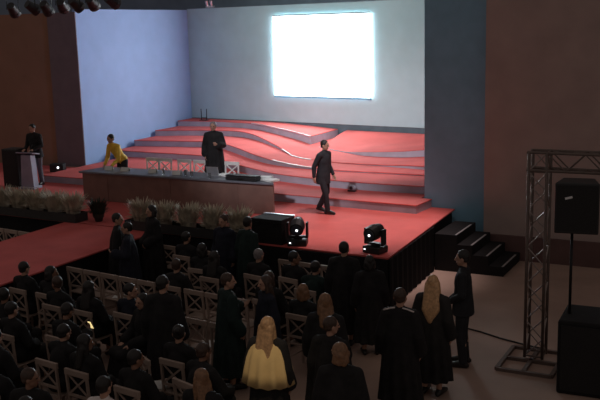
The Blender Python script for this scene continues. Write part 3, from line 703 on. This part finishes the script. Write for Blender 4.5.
# ------------------------------------------------------------------ plants along the stage front
def foliage(seed, n, rad, h, leafm, name='foliage'):
    rnd = random.Random(seed); mb = MB(); b = mb.b
    for k in range(n):
        a = rnd.uniform(0, 2 * math.pi); r0 = rad * math.sqrt(rnd.random()) * .75; L = h * rnd.uniform(.55, 1.05); low = k % 3 == 0; w = rnd.uniform(.016, .034)
        out = V((math.cos(a), math.sin(a), 0)); sd = V((-out.y, out.x, 0)); p0 = out * r0 * (.6 if not low else .3) + V((0, 0, .12)); bend = rnd.uniform(.2, .8) if not low else rnd.uniform(1.0, 1.7); L = L if not low else L * .62
        rows = []
        for i in range(5):
            t = i / 4; c = p0 + V((0, 0, L * (t - .28 * bend * t * t))) + out * (L * .55 * bend * t * t)
            ww = w * (math.sin(math.pi * min(.98, t * .85 + .12))); nrm = V((0, 0, .004)) + out * -.003
            rows.append([b.verts.new(c - sd * ww), b.verts.new(c + nrm + out * .004), b.verts.new(c + sd * ww)])
        for q, s in zip(rows[:-1], rows[1:]):
            b.faces.new((q[0], q[1], s[1], s[0])); b.faces.new((q[1], q[2], s[2], s[1]))
    me = mb.mesh(name); return me
FOL = [foliage(s, 420, .36, .60, 'leaf') for s in (1, 2, 3)]
potm = MB()
nn = 20; rings = [[V((r * math.cos(2 * math.pi * i / nn), r * math.sin(2 * math.pi * i / nn), z)) for i in range(nn)] for z, r in ((0, .10), (.12, .13), (.14, .14), (.14, .12), (.10, .11))]
POT = potm.loft(rings).mesh('pot', True)
def plant(x, y, label, group, m='leaf', s=1.0, k=0):
    r = thing('potted_plant', label, 'plant', (x, y, ST), random.uniform(0, 6), group); r.scale = (s, s, s)
    obj('pot', POT, M['pot'], r); obj('foliage', FOL[k % 3], M[m], r)
frontY = lambda x: 15.85 - .88 * (x + 23.5) / 17.47
for i in range(5): x = -11.95 + .64 * i; plant(x, frontY(x) + .12, f'olive spiky plant in front of the desk, {ORD[i]} from the runway', 'plants before the desk', k=i)
for i in range(5): x = -13.95 - .58 * i; plant(x, frontY(x) + .12, f'olive spiky plant before the lectern, {ORD[i]} beyond the runway', 'plants before the lectern', k=i + 1, s=1.0)
def trough(x0, x1, label):
    a, b = V((x0, frontY(x0) + .11, 0)), V((x1, frontY(x1) + .11, 0)); d = b - a; L = d.length / 2; c = (a + b) / 2
    t = thing('planter_trough', label, 'planter', (c.x, c.y, ST), math.atan2(d.y, d.x))
    for y, nm in ((-.20, 'front_board'), (.18, 'back_board')): MB().box((-L, y, 0), (L, y + .02, .20)).build(nm, M['pot'], t)
    for x in (-L, L - .02): MB().box((x, -.18, 0), (x + .02, .18, .20)).build('end_board', M['pot'], t)
trough(-12.25, -9.08, 'long dark planter trough under the plants in front of the desk')
trough(-16.7, -13.70, 'long dark planter trough under the plants before the lectern')
plant(-13.35, frontY(-13.35) + .30, 'round dark shrub standing at the mouth of the runway', None, 'leaf_dark', .80)

# ------------------------------------------------------------------ stage equipment
def moving_light(x, y, rz, tilt, label):
    r = thing('moving_light', label, 'stage light', (x, y, ST), rz, 'moving lights on the stage front')
    MB().box((-.19, -.16, 0), (.19, .16, .13)).build('base', M['black'], r, bevel=.02)
    yk = MB(); yk.box((-.20, -.06, .15), (.20, .06, .19))
    for s in (-1, 1): yk.box((s * .19 - .022, -.07, .15), (s * .19 + .022, .07, .46))
    yk.cone((0, 0, .13), (0, 0, .16), .09); yk.build('yoke', M['black'], r, bevel=.01)
    T = Matrix.Translation((0, 0, .40)) @ Matrix.Rotation(tilt, 4, 'X')
    hd = MB(); hd.cone(T @ V((0, .17, 0)), T @ V((0, -.02, 0)), .10, .155, 20); hd.cone(T @ V((0, -.02, 0)), T @ V((0, -.20, 0)), .155, .135, 20)
    h = hd.build('head', M['black'], r, bevel=.008)
    MB().cone(T @ V((0, -.195, 0)), T @ V((0, -.215, 0)), .11, .10, 18).build('lens', M['lens_dark'], h)
    MB().cone(T @ V((0.01, -.21, .0)), T @ V((0.01, -.225, .0)), .026, .022, 12).build('lamp_bulb', M['lens'], h)
    MB().box((-.15, -.168, .065), (-.115, -.16, .085)).build('display', M['lens'], r)
    return r
moving_light(-8.06, 15.28, R(20), R(18), 'black moving head light beside the black flight case on the stage front')
moving_light(-6.42, 15.30, R(-12), R(10), 'black moving head light alone near the stage corner')
fc = thing('flight_case', 'black flight case with a bright metal top edge on the stage front', 'case', (-8.67, 15.38, ST), R(-3))
MB().box((-.36, -.25, 0), (.36, .25, .40)).build('body', M['black_rough'], fc, bevel=.01)
MB().box((-.36, -.25, .405), (.36, .25, .50)).build('lid', M['black_rough'], fc, bevel=.01)
fe = MB()
fe.box((-.37, .235, .485), (.37, .265, .515))
fe.build('pale_edge', M['alu_bright'], fc)
for s in (-1, 1): MB().box((s * .2 - .04, -.27, .37), (s * .2 + .04, -.25, .44)).build('latch', M['black_metal'], fc)
fl = thing('floor_light', 'small dark floor lamp with a lit white lens below the dark flat', 'stage light', (-19.5, 21.1, ST), R(25))
MB().box((-.22, -.15, 0), (.22, .15, .26)).build('housing', M['black'], fl, bevel=.03)
MB().cone((0.05, -.15, .15), (0.05, -.165, .15), .035, .03).build('lens', M['lens'], fl)
sp = thing('loudspeaker', 'black loudspeaker standing on the stage behind the grey lectern', 'loudspeaker', (-18.78, 18.62, ST), R(5))
MB().box((-.27, -.22, 0), (.27, .24, 1.08)).build('cabinet', M['black'], sp, bevel=.02)
MB().box((-.24, -.235, .04), (.24, -.22, 1.04)).build('grille', M['grille'], sp)
lc = thing('lectern', 'slim grey lectern in front of the person in the dark jacket', 'lectern', (-18.12, 18.46, ST), R(10))
rings = [[V(((-w, -d, z))), V((w, -d, z)), V((w, d, z)), V((-w, d, z))] for z, w, d in ((.06, .20, .12), (.95, .15, .11))]
MB().loft(rings).build('column', M['lectern'], lc)
MB().box((-.26, -.2, 0), (.26, .2, .06)).build('base', M['lectern'], lc, bevel=.01)
MB().box((-.26, -.19, .97), (.26, .19, 1.0), (R(-12), 0, 0)).build('reading_board', M['lectern'], lc, bevel=.006)
MB().tube([(0.1, .0, 1.0), (.1, .03, 1.15), (.1, .12, 1.22)], .007).build('microphone', M['black_metal'], lc)
sl = thing('step_lamp', 'small grey lamp on the step behind the walking man', 'stage light', (-9.0, 20.0, 1.2), 0)
MB().ell((0, 0, .09), (.12, .06, .075), 16).build('housing', M['riser'], sl, smooth=True)
MB().box((-.10, -.05, 0), (.10, .05, .03)).build('foot', M['black'], sl)
MB().cone((0, -.05, .09), (0, -.065, .09), .045, .04).build('lens', M['lens_dark'], sl)

# lamps along the overhead pipe
tp = MB().cone((-21.5, 19, 6.42), (-14.2, 19, 6.42), .03, n=12).build('lamp_pipe', M['black_metal'])
tag(tp, 'black overhead pipe carrying the row of stage lamps', 'pipe')
def par(x, z, tilt, pan, label):
    r = thing('stage_lamp', label, 'stage light', (x, 19.0, z), R(pan), 'lamps on the overhead pipe')
    T = Matrix.Translation((0, .0, -.02)) @ Matrix.Rotation(R(tilt), 4, 'X')
    c = MB(); c.cone(T @ V((0, -.17, 0)), T @ V((0, .10, 0)), .11, .15, 20); c.cone(T @ V((0, .10, 0)), T @ V((0, .20, 0)), .16, .165, 20)
    c.build('can', M['black'], r)
    MB().cone(T @ V((0, .195, 0)), T @ V((0, .21, 0)), .14, .13, 20).build('lens', M['lens_dark'], r)
    y = MB()
    for s in (-1, 1): y.bar((s * .175, 0, -.03), (s * .165, 0, .27), .03, .012, (1, 0, 0))
    y.bar((-.175, 0, .27), (.175, 0, .27), .03, .014, (0, 1, 0)); y.build('yoke', M['black_metal'], r)
    MB().box((-.03, -.05, .27), (.03, .05, 6.40 - z + .03)).build('clamp', M['black_metal'], r)
for i, (x, z, t, p) in enumerate(((-18.75, 5.93, -35, 20), (-18.05, 5.97, -30, -15), (-17.54, 5.94, -40, 10), (-16.97, 5.99, -30, 25), (-16.5, 6.0, -35, -10), (-15.95, 6.02, -30, 15), (-15.3, 6.04, -25, -10))):
    par(x, z, t, p, f'black stage lamp on the overhead pipe, {ORD[i]} from the far left')
cl = thing('clip_lamp', 'small white fixture on the top edge of the backdrop', 'stage light', (-17.95, 27.80, 6.0), 0)
MB().box((-.16, -.06, 0), (.16, .06, .06)).build('bracket', M['alu_bright'], cl)
for s in (-1, 1): MB().cone((s * .09, -.04, .06), (s * .09, -.10, .24), .045, .06).build('lamp_head', M['alu_bright'], cl)

# ------------------------------------------------------------------ truss, speaker and cable on the bare floor
tr = thing('lighting_truss', 'square aluminium truss tower with a cross beam on a flat steel base', 'truss', (-3.0, 13.58, 0))
h = .135; TH = 3.30
cor = [(-h, -h), (h, -h), (h, h), (-h, h)]
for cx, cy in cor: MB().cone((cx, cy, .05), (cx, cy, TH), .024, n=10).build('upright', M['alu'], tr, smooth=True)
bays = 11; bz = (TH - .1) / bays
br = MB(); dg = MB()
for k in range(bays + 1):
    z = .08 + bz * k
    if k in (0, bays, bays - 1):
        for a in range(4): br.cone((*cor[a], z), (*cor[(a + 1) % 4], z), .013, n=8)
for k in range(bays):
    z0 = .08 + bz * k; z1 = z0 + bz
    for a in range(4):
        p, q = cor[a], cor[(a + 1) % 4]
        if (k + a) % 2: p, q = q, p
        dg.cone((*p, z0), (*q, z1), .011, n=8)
br.build('rung', M['alu'], tr); dg.build('lacing', M['alu_glint'], tr)
BL = 2.6; bm = MB(); bl = MB()
zc = (TH - .29, TH - .02)
for y in (-h, h):
    for z in zc: bm.cone((-h - .03, y, z), (BL, y, z), .022, n=10)
nb = 9
for k in range(nb):
    x0 = h + (BL - h) * k / nb; x1 = h + (BL - h) * (k + 1) / nb
    for y in (-h, h):
        za, zb_ = zc if k % 2 else zc[::-1]
        bl.cone((x0, y, za), (x1, y, zb_), .011, n=8)
    ya_, yb_ = (-h, h) if k % 2 else (h, -h)
    for z in zc: bl.cone((x0, ya_, z), (x1, yb_, z), .010, n=8)
bm.build('beam_chord', M['alu'], tr); bl.build('beam_lacing', M['alu'], tr)
bs = MB()
X0, X1, Y0, Y1 = -.42, .40, -.72, .32
for x in (X0, -.02, X1): bs.box((x - .03, Y0, 0), (x + .03, Y1, .05))
for y in (Y0, -.2, Y1): bs.box((X0, y - .03, 0), (X1, y + .03, .05))
bs.build('base', M['alu'], tr)
sb = thing('subwoofer', 'large black floor loudspeaker at the right edge, carrying a pole', 'loudspeaker', (-1.97, 12.76, 0), R(2))
MB().box((-.47, -.40, .0), (.60, .45, 1.08)).build('cabinet', M['black_rough'], sb, bevel=.03)
MB().box((-.42, -.415, .06), (.55, -.40, 1.02)).build('grille', M['grille'], sb)
MB().cone((-.37, -.02, 1.06), (-.37, -.02, 2.32), .021, n=12).build('pole', M['black_metal'], sb, smooth=True)
tsp = thing('loudspeaker', 'black loudspeaker raised on a pole in front of the truss beam', 'loudspeaker', (-2.33, 12.80, 2.28), R(8))
rings = [[V((x0, y0, z)), V((x1, y0, z)), V((x1 - .08, y1, z)), V((x0 + .08, y1, z))] for z, x0, x1, y0, y1 in ((0, -.26, .34, -.22, .24), (.72, -.26, .34, -.22, .24))]
MB().loft(rings).build('cabinet', M['black'], tsp, bevel=.02)
MB().box((-.23, -.235, .04), (.31, -.22, .68)).build('grille', M['grille'], tsp)
MB().box((-.12, -.245, .50), (-.02, -.235, .53), (0, R(-15), 0)).build('glint', M['alu_bright'], tsp)  # white glint on the cabinet front, put in as a pale bar
cb = MB(); pts = [V((-4.5, 14.55, .014)), V((-4.1, 14.42, .014)), V((-3.75, 14.25, .014)), V((-3.4, 14.13, .014)), V((-2.85, 13.98, .014)), V((-2.0, 13.8, .014)), V((-1.2, 13.75, .014))]
cb.tube(pts, .014); o = cb.build('cable', M['cable'], smooth=True); tag(o, 'black cable lying across the bare floor to the truss', 'cable')
